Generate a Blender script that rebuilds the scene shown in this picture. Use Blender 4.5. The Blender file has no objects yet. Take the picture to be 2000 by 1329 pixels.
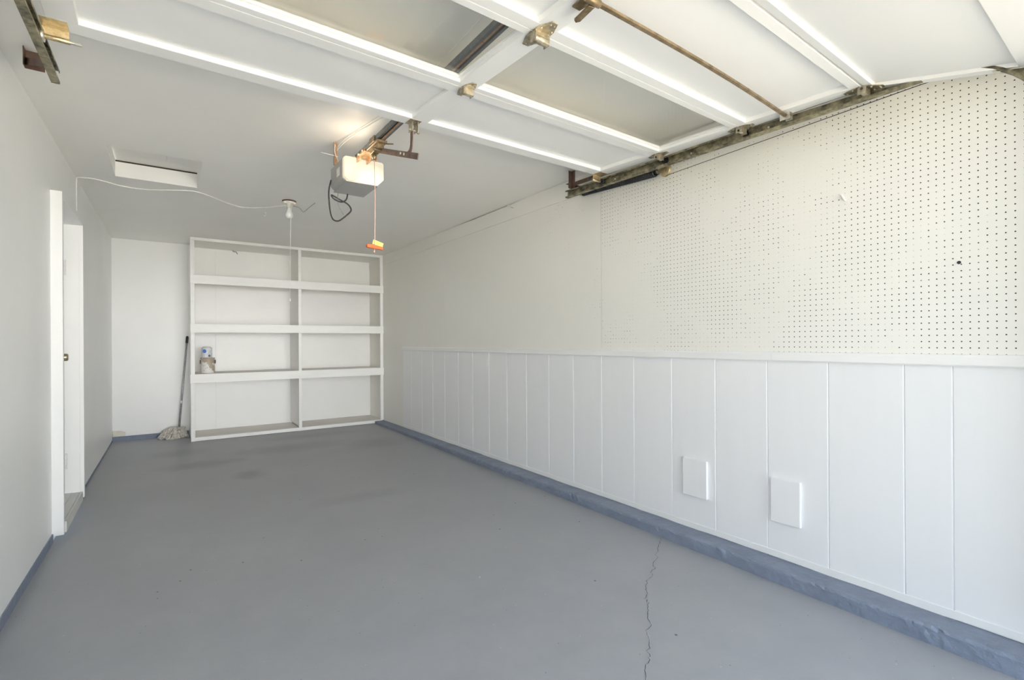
import bpy, bmesh, math, random
from mathutils import Vector, Matrix
random.seed(7)
SC = bpy.context.scene
COL = SC.collection
H = 1.195                     # camera height above the back of the floor
def fz(y): return 0.006 * y   # the slab falls gently towards the driveway
CEIL = 2.442

# ------------------------------------------------------------------ materials
def _mat(name):
    m = bpy.data.materials.new(name); m.use_nodes = True
    nt = m.node_tree
    return m, nt, nt.nodes['Principled BSDF']
def nd(nt, t, **kw):
    n = nt.nodes.new(t)
    for k, v in kw.items(): setattr(n, k, v)
    return n
def coords(nt, scale=(1, 1, 1)):
    tc = nd(nt, 'ShaderNodeTexCoord'); mp = nd(nt, 'ShaderNodeMapping')
    nt.links.new(tc.outputs['Object'], mp.inputs['Vector'])
    mp.inputs['Scale'].default_value = scale
    return mp.outputs['Vector']
def noise(nt, vec, scale, detail=3, rough=.55):
    n = nd(nt, 'ShaderNodeTexNoise'); n.inputs['Scale'].default_value = scale
    n.inputs['Detail'].default_value = detail; n.inputs['Roughness'].default_value = rough
    nt.links.new(vec, n.inputs['Vector']); return n.outputs['Fac']
def ramp(nt, fac, a, b, ca, cb):
    r = nd(nt, 'ShaderNodeValToRGB'); e = r.color_ramp.elements
    e[0].position = a; e[0].color = (*ca, 1); e[1].position = b; e[1].color = (*cb, 1)
    nt.links.new(fac, r.inputs['Fac']); return r.outputs['Color']
def mix(nt, fac, a, b, mode='MIX'):
    m = nd(nt, 'ShaderNodeMix', data_type='RGBA', blend_type=mode)
    if isinstance(fac, (int, float)): m.inputs[0].default_value = fac
    else: nt.links.new(fac, m.inputs[0])
    for k, v in ((6, a), (7, b)):
        if isinstance(v, tuple): m.inputs[k].default_value = (*v, 1)
        else: nt.links.new(v, m.inputs[k])
    return m.outputs[2]
def bump(nt, bs, h, strength=.2, dist=.002):
    b = nd(nt, 'ShaderNodeBump'); b.inputs['Strength'].default_value = strength
    b.inputs['Distance'].default_value = dist
    nt.links.new(h, b.inputs['Height']); nt.links.new(b.outputs['Normal'], bs.inputs['Normal'])
def mth(nt, op, a, b=None):
    m = nd(nt, 'ShaderNodeMath', operation=op)
    for i, v in enumerate((a, b)):
        if v is None: continue
        if isinstance(v, (int, float)): m.inputs[i].default_value = v
        else: nt.links.new(v, m.inputs[i])
    return m.outputs[0]

def paint(name, col, rough=.5, var=.03, scale=3., stretch=(1, 1, 1), bs_=.15, bscale=60., spec=.4, bd=.002):
    m, nt, b = _mat(name)
    v = coords(nt, stretch)
    n = noise(nt, v, scale, 4)
    dark = tuple(c * (1 - var) for c in col); lite = tuple(min(1, c * (1 + var * .5)) for c in col)
    nt.links.new(ramp(nt, n, .3, .7, dark, lite), b.inputs['Base Color'])
    b.inputs['Roughness'].default_value = rough
    b.inputs['Specular IOR Level'].default_value = spec
    bump(nt, b, noise(nt, v, bscale, 5), bs_, bd)
    return m
def metal(name, col, col2, rough=.45, scale=30., metallic=.85):
    m, nt, b = _mat(name)
    v = coords(nt)
    n = noise(nt, v, scale, 5, .65)
    nt.links.new(ramp(nt, n, .35, .65, col, col2), b.inputs['Base Color'])
    b.inputs['Metallic'].default_value = metallic; b.inputs['Roughness'].default_value = rough
    bump(nt, b, n, .2, .001)
    return m
def plain(name, col, rough=.5, metallic=0., spec=.5):
    m, nt, b = _mat(name)
    v = coords(nt); n = noise(nt, v, 25, 2)
    nt.links.new(ramp(nt, n, .3, .7, tuple(c * .92 for c in col), col), b.inputs['Base Color'])
    b.inputs['Roughness'].default_value = rough; b.inputs['Metallic'].default_value = metallic
    b.inputs['Specular IOR Level'].default_value = spec
    return m

WHITE = (.89, .89, .88)
M = {}
M['wall'] = paint('white_wall_paint', (.895, .90, .895), .38, .03, 1.6, bs_=.12)
M['ceil'] = paint('white_ceiling_paint', (.925, .91, .875), .42, .03, 1.2, bs_=.1)
M['panel'] = paint('white_plank_paint', (.875, .88, .895), .42, .012, 2.0, (6, 6, .6), .10, 14.)
M['trim'] = paint('white_trim_paint', (.90, .90, .895), .4, .02, 3., bs_=.08)
M['shelf'] = paint('white_shelf_paint', (.895, .893, .875), .42, .03, 3., (1, 6, 6), .12, 25.)
M['shelf_top'] = paint('worn_shelf_board_paint', (.74, .71, .67), .5, .06, 4., (1, 5, 5), .1, 25.)
M['door_white'] = paint('white_garage_door_paint', (.915, .912, .90), .38, .02, 2., bs_=.06)
M['door_panel'] = paint('white_garage_door_panel_paint', (.915, .912, .905), .4, .02, 1.5, bs_=.06)
M['kerb'] = paint('slate_blue_kerb_paint', (.215, .255, .335), .5, .14, 9., (1, 1, 1), .95, 30., bd=.011)
M['gap_shade'] = plain('dark_gap_shade', (.05, .04, .03), .8)  # dark colour standing for the shade inside open gaps
M['sill'] = paint('grey_sill_paint', (.68, .68, .655), .5, .07, 5., (6, 1, 6), .2, 20.)
M['cream'] = plain('cream_patch', (.80, .77, .66), .6)
M['zinc'] = metal('aged_zinc', (.30, .26, .18), (.60, .55, .44), .42, 45.)
M['zinc_light'] = metal('bright_zinc', (.60, .57, .50), (.80, .78, .72), .35, 60.)
M['brass'] = metal('yellowed_zinc', (.42, .34, .19), (.66, .56, .37), .4, 50.)
M['track'] = metal('rusty_track_steel', (.045, .04, .028), (.34, .31, .20), .55, 22., .35)
M['rust'] = metal('brown_angle_steel', (.10, .06, .045), (.17, .11, .085), .6, 20., .4)
M['galv'] = metal('grey_rail_steel', (.13, .145, .155), (.21, .225, .235), .5, 40., .5)
M['black'] = plain('black_rubber', (.018, .018, .018), .5)
M['spring'] = metal('dark_spring_steel', (.025, .025, .028), (.06, .06, .065), .4, 30., .7)
M['motor'] = paint('grey_motor_enamel', (.36, .355, .345), .45, .05, 8., bs_=.05)
M['copper'] = metal('coppery_rail', (.38, .21, .11), (.66, .45, .28), .35, 30., .7)
M['bar'] = metal('tarnished_lock_bar', (.16, .115, .06), (.34, .26, .16), .45, 25., .7)
M['orange'] = plain('orange_plastic', (.66, .11, .01), .45)
M['yellow'] = plain('yellow_tag_card', (.93, .76, .20), .55)
M['tagink'] = plain('tag_print', (.45, .36, .06), .6)
M['rope'] = plain('pale_red_cord', (.72, .46, .38), .8)
M['white_plastic'] = plain('white_plastic', (.84, .84, .81), .4)
M['porcelain'] = plain('cream_porcelain', (.84, .81, .72), .3)
M['bulb'] = plain('frosted_bulb', (.95, .95, .94), .25)
M['wire'] = plain('white_cable', (.95, .945, .92), .5)
M['dark_wire'] = plain('thin_dark_wire', (.20, .18, .16), .5)
M['alu'] = metal('brushed_mop_pole', (.34, .34, .36), (.50, .50, .52), .35, 40., .5)
M['mop'] = paint('mop_yarn', (.68, .64, .58), .9, .45, 45., bs_=.5, bscale=120.)
M['tin'] = metal('paint_tin', (.55, .54, .51), (.74, .73, .70), .35, 30., .8)
M['knob'] = metal('aged_brass_knob', (.28, .24, .16), (.50, .45, .33), .3, 30., .9)
M['added_dark_ground'] = paint('added_ground_colour', (.125, .115, .08), .95, .4, 12., bs_=.6)
M['driveway'] = paint('pale_concrete', (.60, .57, .515), .85, .08, 2., bs_=.3)

def glass():
    m = bpy.data.materials.new('window_glass'); m.use_nodes = True
    nt = m.node_tree; nt.nodes.clear()
    o = nd(nt, 'ShaderNodeOutputMaterial'); mx = nd(nt, 'ShaderNodeMixShader')
    t = nd(nt, 'ShaderNodeBsdfTransparent'); g = nd(nt, 'ShaderNodeBsdfGlossy'); lw = nd(nt, 'ShaderNodeLayerWeight')
    t.inputs['Color'].default_value = (.99, .99, .98, 1); g.inputs['Roughness'].default_value = .02
    lw.inputs['Blend'].default_value = .05
    nt.links.new(lw.outputs['Facing'], mx.inputs[0]); nt.links.new(t.outputs[0], mx.inputs[1]); nt.links.new(g.outputs[0], mx.inputs[2])
    nt.links.new(mx.outputs[0], o.inputs[0]); return m
M['glass'] = glass()

def lens():
    m, nt, b = _mat('lit_lamp_lens')
    b.inputs['Base Color'].default_value = (.10, .095, .08, 1); b.inputs['Roughness'].default_value = .4; b.inputs['Specular IOR Level'].default_value = .1
    v = coords(nt)
    g = nd(nt, 'ShaderNodeVectorMath', operation='DISTANCE'); nt.links.new(v, g.inputs[0])
    g.inputs[1].default_value = (.055, -.02, -.075)
    mr = nd(nt, 'ShaderNodeMapRange'); nt.links.new(g.outputs['Value'], mr.inputs['Value'])
    mr.inputs['From Min'].default_value = 0; mr.inputs['From Max'].default_value = .13
    mr.inputs['To Min'].default_value = 1.15; mr.inputs['To Max'].default_value = .47
    b.inputs['Emission Color'].default_value = (1., .89, .66, 1)
    nt.links.new(mr.outputs[0], b.inputs['Emission Strength'])
    return m
M['lens'] = lens()

def pegboard(name, lo, fillc):
    m, nt, b = _mat(name)
    v = coords(nt)
    sp = nd(nt, 'ShaderNodeSeparateXYZ'); nt.links.new(v, sp.inputs[0])
    cells = []; ds = []
    for ax in ('Y', 'Z'):
        q = mth(nt, 'DIVIDE', sp.outputs[ax], .0254)
        fr = mth(nt, 'FRACT', q); cells.append(mth(nt, 'FLOOR', q))
        d = mth(nt, 'SUBTRACT', fr, .5); ds.append(mth(nt, 'MULTIPLY', d, d))
    d = mth(nt, 'SQRT', mth(nt, 'ADD', ds[0], ds[1]))
    cx = nd(nt, 'ShaderNodeCombineXYZ'); nt.links.new(cells[0], cx.inputs[0]); nt.links.new(cells[1], cx.inputs[1])
    wn = nd(nt, 'ShaderNodeTexWhiteNoise'); nt.links.new(cx.outputs[0], wn.inputs['Vector'])
    sc = nd(nt, 'ShaderNodeVectorMath', operation='MULTIPLY'); nt.links.new(v, sc.inputs[0]); sc.inputs[1].default_value = (1, 1, .55)
    big = noise(nt, sc.outputs[0], 2.6, 3)
    # how much paint has run into each hole
    fill = mth(nt, 'ADD', mth(nt, 'MULTIPLY', wn.outputs['Value'], .16), mth(nt, 'SUBTRACT', big, mth(nt, 'MULTIPLY', sp.outputs['Y'], .075)))
    fill = mth(nt, 'ADD', fill, mth(nt, 'MULTIPLY', sp.outputs['Z'], .05))
    opn = nd(nt, 'ShaderNodeMapRange'); nt.links.new(fill, opn.inputs['Value'])
    opn.inputs['From Min'].default_value = lo + .12; opn.inputs['From Max'].default_value = lo
    opn.inputs['To Min'].default_value = 1; opn.inputs['To Max'].default_value = 0
    rad = mth(nt, 'ADD', mth(nt, 'MULTIPLY', opn.outputs[0], .045), .055)
    hole = mth(nt, 'LESS_THAN', d, rad)
    n = noise(nt, v, 1.4, 4)
    base = ramp(nt, n, .3, .7, (.86, .848, .80), (.885, .875, .83))
    hc = mix(nt, opn.outputs[0], fillc, (.05, .042, .034))
    nt.links.new(mix(nt, hole, base, hc), b.inputs['Base Color'])
    b.inputs['Roughness'].default_value = .5; b.inputs['Specular IOR Level'].default_value = .35
    dm = nd(nt, 'ShaderNodeMapRange'); nt.links.new(d, dm.inputs['Value'])
    dm.inputs['From Min'].default_value = .05; dm.inputs['From Max'].default_value = .13
    hh = mth(nt, 'ADD', dm.outputs[0], mth(nt, 'MULTIPLY', noise(nt, v, 90, 3), .35))
    bump(nt, b, hh, .25, .0012)
    return m
M['peg_strip'] = paint('pegboard_strip_paint', (.875, .865, .82), .5, .03, 1.4)
M['peg_near'] = pegboard('pegboard_open_holes', .50, (.76, .745, .68))
M['peg_mid'] = pegboard('pegboard_filled_holes', .80, (.82, .81, .76))
M['peg_far'] = pegboard('pegboard_painted_over', .95, (.84, .83, .785))

def floor_mat():
    m, nt, b = _mat('slate_grey_floor_paint')
    v = coords(nt)
    n1 = noise(nt, v, .9, 5, .6); n2 = noise(nt, v, 6., 5, .65)
    base = ramp(nt, n1, .3, .72, (.285, .305, .340), (.355, .370, .400))
    base = mix(nt, .35, base, ramp(nt, n2, .3, .7, (.29, .30, .325), (.375, .38, .395)))
    # scuffed dark patches towards the back
    tot = None
    for (x, y, rx, ry, k) in ((.30, 5.6, .45, .22, .8), (.62, 4.95, .16, .22, .9), (1.1, 5.9, .75, .3, .6), (1.2, 3.75, .42, .16, .4), (2.0, 5.6, .4, .35, .5), (.1, 6.3, .35, .25, .6), (1.5, 6.5, .7, .2, .6)):
        s = nd(nt, 'ShaderNodeVectorMath', operation='SUBTRACT'); nt.links.new(v, s.inputs[0]); s.inputs[1].default_value = (x, y, 0)
        q = nd(nt, 'ShaderNodeVectorMath', operation='MULTIPLY'); nt.links.new(s.outputs[0], q.inputs[0]); q.inputs[1].default_value = (1 / rx, 1 / ry, 0)
        l = nd(nt, 'ShaderNodeVectorMath', operation='LENGTH'); nt.links.new(q.outputs[0], l.inputs[0])
        dd = mth(nt, 'ADD', l.outputs['Value'], mth(nt, 'MULTIPLY', n2, 1.3))
        mr = nd(nt, 'ShaderNodeMapRange'); nt.links.new(dd, mr.inputs['Value'])
        mr.inputs['From Min'].default_value = 1.65; mr.inputs['From Max'].default_value = .9
        mr.inputs['To Max'].default_value = k
        tot = mr.outputs[0] if tot is None else mth(nt, 'MAXIMUM', tot, mr.outputs[0])
    base = mix(nt, mth(nt, 'MULTIPLY', tot, .62), base, (.17, .175, .19))
    # little chips and specks
    for sc, th, c in ((8., .045, (.08, .085, .095)), (5.3, .024, (.66, .67, .67)), (17., .05, (.19, .20, .215)), (13., .04, (.44, .45, .46))):
        vo = nd(nt, 'ShaderNodeTexVoronoi'); vo.inputs['Scale'].default_value = sc; nt.links.new(v, vo.inputs['Vector'])
        wn = nd(nt, 'ShaderNodeSeparateColor'); nt.links.new(vo.outputs['Color'], wn.inputs[0])
        k = mth(nt, 'MULTIPLY', mth(nt, 'LESS_THAN', vo.outputs['Distance'], th), mth(nt, 'GREATER_THAN', wn.outputs[0], .45))
        base = mix(nt, k, base, c)
    nt.links.new(base, b.inputs['Base Color'])
    rr = nd(nt, 'ShaderNodeMapRange'); nt.links.new(n2, rr.inputs['Value']); rr.inputs['To Min'].default_value = .34; rr.inputs['To Max'].default_value = .56
    nt.links.new(rr.outputs[0], b.inputs['Roughness'])
    hh = mth(nt, 'ADD', mth(nt, 'MULTIPLY', noise(nt, v, 45, 4), .5), noise(nt, v, 9, 4))
    bump(nt, b, hh, .3, .003)
    return m
M['floor'] = floor_mat()
M['crack_dark'] = plain('crack_dark_line', (.11, .12, .135), .8)  # darker thin line along the crack
M['crack_lite'] = plain('crack_chipped_edge', (.40, .43, .45), .6)

def tin_label(name, kind):
    m, nt, b = _mat(name)
    v = coords(nt)
    if kind == 'small':
        n = noise(nt, v, 38, 2)
        c = ramp(nt, n, .45, .5, (.78, .80, .83), (.70, .72, .76))
        sp = nd(nt, 'ShaderNodeSeparateXYZ'); nt.links.new(v, sp.inputs[0])
        s = nd(nt, 'ShaderNodeVectorMath', operation='DISTANCE'); nt.links.new(v, s.inputs[0]); s.inputs[1].default_value = (-.030, -.045, .078)
        c = mix(nt, mth(nt, 'LESS_THAN', mth(nt, 'ADD', s.outputs['Value'], mth(nt, 'MULTIPLY', n, .012)), .029), c, (.10, .22, .62))
        lines = mth(nt, 'GREATER_THAN', mth(nt, 'FRACT', mth(nt, 'MULTIPLY', sp.outputs['Z'], 130.)), .6)
        zone = mth(nt, 'MULTIPLY', mth(nt, 'GREATER_THAN', sp.outputs['X'], .005), mth(nt, 'LESS_THAN', sp.outputs['X'], .035))
        zone = mth(nt, 'MULTIPLY', zone, mth(nt, 'LESS_THAN', sp.outputs['Z'], .085))
        c = mix(nt, mth(nt, 'MULTIPLY', lines, mth(nt, 'MULTIPLY', zone, .5)), c, (.30, .36, .50))
        s2 = nd(nt, 'ShaderNodeVectorMath', operation='DISTANCE'); nt.links.new(v, s2.inputs[0]); s2.inputs[1].default_value = (.022, -.048, .022)
        c = mix(nt, mth(nt, 'LESS_THAN', s2.outputs['Value'], .014), c, (.18, .17, .17))
    else:
        sc = nd(nt, 'ShaderNodeVectorMath', operation='MULTIPLY'); nt.links.new(v, sc.inputs[0]); sc.inputs[1].default_value = (14, 14, 9)
        n = noise(nt, sc.outputs[0], 1.3, 3)
        sp = nd(nt, 'ShaderNodeSeparateXYZ'); nt.links.new(v, sp.inputs[0])
        drip = mth(nt, 'ADD', mth(nt, 'MULTIPLY', sp.outputs['Z'], 2.6), mth(nt, 'ADD', mth(nt, 'MULTIPLY', sp.outputs['X'], 2.2), n))
        c = mix(nt, mth(nt, 'GREATER_THAN', drip, .80), (.78, .77, .75), (.42, .36, .28))
        n3 = noise(nt, v, 55, 2)
        c = mix(nt, mth(nt, 'GREATER_THAN', n3, .64), c, (.38, .35, .32))
    nt.links.new(c, b.inputs['Base Color']); b.inputs['Roughness'].default_value = .45
    return m
M['label_small'] = tin_label('small_tin_label', 'small')
M['label_big'] = tin_label('dripped_tin_label', 'big')

# ------------------------------------------------------------------ geometry helpers
def box(bm, x0, x1, y0, y1, z0, z1, T=None):
    vs = [Vector((x, y, z)) for z in (z0, z1) for y in (y0, y1) for x in (x0, x1)]
    if T: vs = [T(v) for v in vs]
    v = [bm.verts.new(p) for p in vs]
    for f in ((0, 2, 3, 1), (4, 5, 7, 6), (0, 1, 5, 4), (2, 6, 7, 3), (0, 4, 6, 2), (1, 3, 7, 5)):
        bm.faces.new([v[i] for i in f])
    return v
def hexa(bm, pts):                       # 8 corners: bottom loop then top loop
    v = [bm.verts.new(Vector(p)) for p in pts]
    for f in ((3, 2, 1, 0), (4, 5, 6, 7), (0, 1, 5, 4), (1, 2, 6, 5), (2, 3, 7, 6), (3, 0, 4, 7)):
        bm.faces.new([v[i] for i in f])
def prism(bm, poly, fn, a, b):           # poly: 2-D points; fn(p, d) -> 3-D
    lo = [bm.verts.new(Vector(fn(p, a))) for p in poly]; hi = [bm.verts.new(Vector(fn(p, b))) for p in poly]
    n = len(poly)
    bm.faces.new(lo[::-1]); bm.faces.new(hi)
    for i in range(n): bm.faces.new((lo[i], lo[(i + 1) % n], hi[(i + 1) % n], hi[i]))
def tube(bm, pts, r, seg=8, smooth_=True):
    pts = [Vector(p) for p in pts]; rings = []
    up = None
    for i, p in enumerate(pts):
        d = (pts[min(i + 1, len(pts) - 1)] - pts[max(i - 1, 0)]).normalized()
        if up is None: up = d.orthogonal().normalized()
        else:
            up = up - d * up.dot(d)
            up = up.normalized() if up.length > 1e-6 else d.orthogonal().normalized()
        sd = d.cross(up)
        rr = r[i] if isinstance(r, (list, tuple)) else r
        rings.append([bm.verts.new(p + (up * math.cos(2 * math.pi * k / seg) + sd * math.sin(2 * math.pi * k / seg)) * rr) for k in range(seg)])
    for a, b in zip(rings, rings[1:]):
        for k in range(seg):
            f = bm.faces.new((a[k], a[(k + 1) % seg], b[(k + 1) % seg], b[k])); f.smooth = smooth_
    bm.faces.new(rings[0][::-1]); bm.faces.new(rings[-1])
def lathe(bm, prof, c, axis='z', seg=24, closed=False):
    rings = []
    for r, h in prof:
        ring = []
        for k in range(seg):
            a = 2 * math.pi * k / seg; u, w = r * math.cos(a), r * math.sin(a)
            p = {'z': (u, w, h), 'x': (h, u, w), 'y': (w, h, u)}[axis]
            ring.append(bm.verts.new(Vector(c) + Vector(p)))
        rings.append(ring)
    for a, b in zip(rings, rings[1:]):
        for k in range(seg):
            f = bm.faces.new((a[k], a[(k + 1) % seg], b[(k + 1) % seg], b[k])); f.smooth = True
    bm.faces.new(rings[0][::-1]); bm.faces.new(rings[-1])
def smooth_path(pts, n=6):
    pts = [Vector(p) for p in pts]; out = []
    for i in range(len(pts) - 1):
        p0, p1, p2, p3 = pts[max(i - 1, 0)], pts[i], pts[i + 1], pts[min(i + 2, len(pts) - 1)]
        for k in range(n):
            t = k / n
            out.append(.5 * ((2 * p1) + (p2 - p0) * t + (2 * p0 - 5 * p1 + 4 * p2 - p3) * t * t + (3 * p1 - p0 - 3 * p2 + p3) * t ** 3))
    out.append(pts[-1]); return out

def rootloc(p):
    while p.parent: p = p.parent
    return Vector(p.location)
def obj(name, bm, mat, parent=None, bevel=0., loc=None, seg=2):
    bmesh.ops.recalc_face_normals(bm, faces=bm.faces[:])
    off = rootloc(parent) if parent else Vector(loc if loc else (0, 0, 0))
    bmesh.ops.translate(bm, verts=bm.verts[:], vec=-off)
    me = bpy.data.meshes.new(name); bm.to_mesh(me); bm.free()
    o = bpy.data.objects.new(name, me); COL.objects.link(o)
    for m in (mat if isinstance(mat, (list, tuple)) else (mat,)): me.materials.append(m)
    if parent: o.parent = parent
    else: o.location = off
    if bevel:
        md = o.modifiers.new('edge', 'BEVEL'); md.width = bevel; md.segments = seg; md.limit_method = 'ANGLE'; md.angle_limit = math.radians(40)
    return o
def tag(o, label=None, cat=None, group=None, kind=None):
    if label: o['label'] = label
    if cat: o['category'] = cat
    if group: o['group'] = group
    if kind: o['kind'] = kind
    return o
def thing(name, loc, label, cat, group=None, kind=None):
    e = bpy.data.objects.new(name, None); COL.objects.link(e); e.location = loc; e.empty_display_size = .05
    return tag(e, label, cat, group, kind)
def BM(): return bmesh.new()

# ------------------------------------------------------------------ room shell
XR = 2.576                                     # face of the right wall
def xl(y): return -.560 + .0125 * (y - 2.93)   # face of the left wall
YB = 7.47
YF = .05

bm = BM()
ys = [-.10] + [.2 + .3 * i for i in range(25)] + [7.6]
for a, b in zip(ys, ys[1:]):
    hexa(bm, [(-.8, a, -.12), (2.75, a, -.12), (2.75, b, -.12), (-.8, b, -.12), (-.8, a, fz(a)), (2.75, a, fz(a)), (2.75, b, fz(b)), (-.8, b, fz(b))])
bmesh.ops.remove_doubles(bm, verts=bm.verts[:], dist=1e-5)
inner = [f for f in bm.faces if all(abs(v.co.y - f.verts[0].co.y) < 1e-6 for v in f.verts) and -.05 < f.verts[0].co.y < 7.5]
bmesh.ops.delete(bm, geom=inner, context='FACES_ONLY')
floor = tag(obj('floor', bm, M['floor']), 'slate grey painted concrete garage floor with a long crack', 'floor', kind='structure')

# crack that runs from the right kerb towards the driveway
cr = [(2.43, 1.93), (2.386, 1.896), (2.30, 1.845), (2.233, 1.807), (2.20, 1.77), (2.12, 1.735), (2.09, 1.70), (2.032, 1.673), (2.0, 1.64), (1.94, 1.625), (1.886, 1.584), (1.85, 1.54), (1.80, 1.52), (1.79, 1.49), (1.747, 1.459), (1.70, 1.42), (1.66, 1.37), (1.60, 1.345), (1.572, 1.306), (1.51, 1.26), (1.47, 1.22), (1.42, 1.20), (1.375, 1.157), (1.31, 1.10), (1.25, 1.08), (1.2, 1.0), (1.12, .93), (1.02, .88), (.95, .80)]
pts = []
for (x0, y0), (x1, y1) in zip(cr, cr[1:]):
    for k in range(4):
        t = k / 4; j = .006
        pts.append((x0 + (x1 - x0) * t + random.uniform(-j, j), y0 + (y1 - y0) * t + random.uniform(-j, j)))
def ribbon(bm, pts, w, off, dz):
    vs = []
    for i, (x, y) in enumerate(pts):
        ww = w * random.uniform(.35, 1.15)
        vs.append((bm.verts.new((x + off - ww * .5, y + ww * .6, fz(y) + dz)), bm.verts.new((x + off + ww * .5, y - ww * .6, fz(y) + dz))))
    for a, b in zip(vs, vs[1:]): bm.faces.new((a[0], a[1], b[1], b[0]))
bm = BM(); ribbon(bm, pts, .0022, 0, .0012); c = obj('crack', bm, M['crack_dark'], floor)
bm = BM(); ribbon(bm, pts, .0038, .0034, .0009); c = obj('crack_edge', bm, M['crack_lite'], floor)

bm = BM()
HX0, HX1, HY0, HY1 = -.292, .222, 4.015, 4.725   # loft hatch opening
ZC1 = 2.56
def skew(x, y): return x + (.016 * (y - HY0) / (HY1 - HY0) - .008)
box(bm, -.75, HX0, -.10, 7.6, CEIL, ZC1); box(bm, HX1, 2.75, -.10, 7.6, CEIL, ZC1)
box(bm, HX0, HX1, -.10, HY0, CEIL, ZC1); box(bm, HX0, HX1, HY1, 7.6, CEIL, ZC1)
ceiling = tag(obj('ceiling', bm, M['ceil']), 'flat white painted garage ceiling', 'ceiling', kind='structure')

bm = BM(); box(bm, HX0 - .01, HX1 + .05, HY0 - .03, HY1 + .03, ZC1 + .004, ZC1 + .02)
hatch = tag(obj('hatch_lid', bm, M['ceil'], loc=(0, 4.37, ZC1)), 'white loft hatch lid recessed in the ceiling opening', 'hatch')
bm = BM(); box(bm, HX0, HX1, HY1 - .016, HY1 - .0005, CEIL + .0, ZC1 - .008); obj('opening_lining', bm, M['trim'], hatch)
bm = BM(); box(bm, HX0, HX1, HY1 - .013, HY1 - .0005, ZC1 - .008, ZC1 + .004); obj('gap_shade_strip', bm, M['gap_shade'], hatch)  # dark strip paints in the shade of the gap under the lid
bm = BM(); lathe(bm, [(.012, 0), (.012, -.008), (.005, -.012)], (.02, 4.33, ZC1 + .004), seg=12); tube(bm, [(.02, 4.33, ZC1), (.022, 4.36, ZC1 - .02), (.018, 4.37, ZC1 - .045)], .0012, 6); obj('pull_hook', bm, M['white_plastic'], hatch)

# left wall with the opening of the side door
DY0, DY1, DZ1 = 3.985, 4.735, 2.075
def wseg(bm, y0, y1, z0, z1, face=0., thick=.14):
    hexa(bm, [(xl(y0) + face - thick, y0, z0), (xl(y0) + face, y0, z0), (xl(y1) + face, y1, z0), (xl(y1) + face - thick, y1, z0),
              (xl(y0) + face - thick, y0, z1), (xl(y0) + face, y0, z1), (xl(y1) + face, y1, z1), (xl(y1) + face - thick, y1, z1)])
bm = BM(); wseg(bm, -.10, DY0, -.1, CEIL + .02); wseg(bm, DY0, DY1, DZ1, CEIL + .02); wseg(bm, DY1, 7.6, -.1, CEIL + .02); wseg(bm, DY0, DY1, -.1, .03)
tag(obj('wall_left', bm, M['wall']), 'smooth white wall on the left with the side door', 'wall', kind='structure')
bm = BM()
def strip(bm, y0, y1, h, t):
    n = max(1, int((y1 - y0) / .25)); 
    for i in range(n):
        a = y0 + (y1 - y0) * i / n; b = y0 + (y1 - y0) * (i + 1) / n
        hexa(bm, [(xl(a) - .01, a, fz(a) - .02), (xl(a) + t, a, fz(a) - .02), (xl(b) + t, b, fz(b) - .02), (xl(b) - .01, b, fz(b) - .02),
                  (xl(a) - .01, a, fz(a) + h), (xl(a) + t, a, fz(a) + h), (xl(b) + t, b, fz(b) + h), (xl(b) - .01, b, fz(b) + h)])
strip(bm, .05, 3.955, .05, .006); strip(bm, 4.765, 7.44, .018, .004)
tag(obj('baseboard_left', bm, M['kerb']), 'thin blue grey painted strip along the foot of the left wall', 'baseboard', kind='structure')

# back wall
bm = BM()
G = .003
seams = [-.75, .546, 2.75]
for a, b in zip(seams, seams[1:]): box(bm, a + G * .5, b - G * .5, YB, YB + .012, -.1, CEIL - .004)
box(bm, -.75, 2.75, YB + .010, YB + .13, -.1, CEIL + .02)
tag(obj('wall_back', bm, M['wall']), 'white panelled wall at the back of the garage', 'wall', kind='structure')
bm = BM(); box(bm, xl(7.4) + .002, .25, YB - .022, YB, .03, fz(YB) + .052)
tag(obj('baseboard_back', bm, M['kerb'], bevel=.003), 'blue grey kerb strip at the foot of the back wall', 'baseboard', kind='structure')
bm = BM(); box(bm, -.38, .25, YB - .006, YB - .0005, fz(YB) + .054, fz(YB) + .088)
tag(obj('trim_4', bm, M['trim'], bevel=.002), 'low white skirting board on the back wall beside the shelving', 'trim', kind='structure')
bm = BM(); prism(bm, [(xl(7.4) + .004, .10), (-.385, .10), (-.385, .145), (-.43, .168), (xl(7.4) + .004, .17)], lambda p, d: (p[0], d, p[1]), YB - .02, YB - .001)
tag(obj('corner_block', bm, M['cream'], bevel=.003, loc=(-.45, YB - .01, .10)), 'small cream block low in the left back corner', 'block')

# right wall: solid backing coloured dark so board gaps read as shade
bm = BM(); box(bm, XR + .012, XR + .15, -.10, 7.6, -.1, CEIL + .02)
tag(obj('wall_right', bm, M['gap_shade']), 'right wall carrying pegboard above and painted planks below', 'wall', kind='structure')
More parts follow.
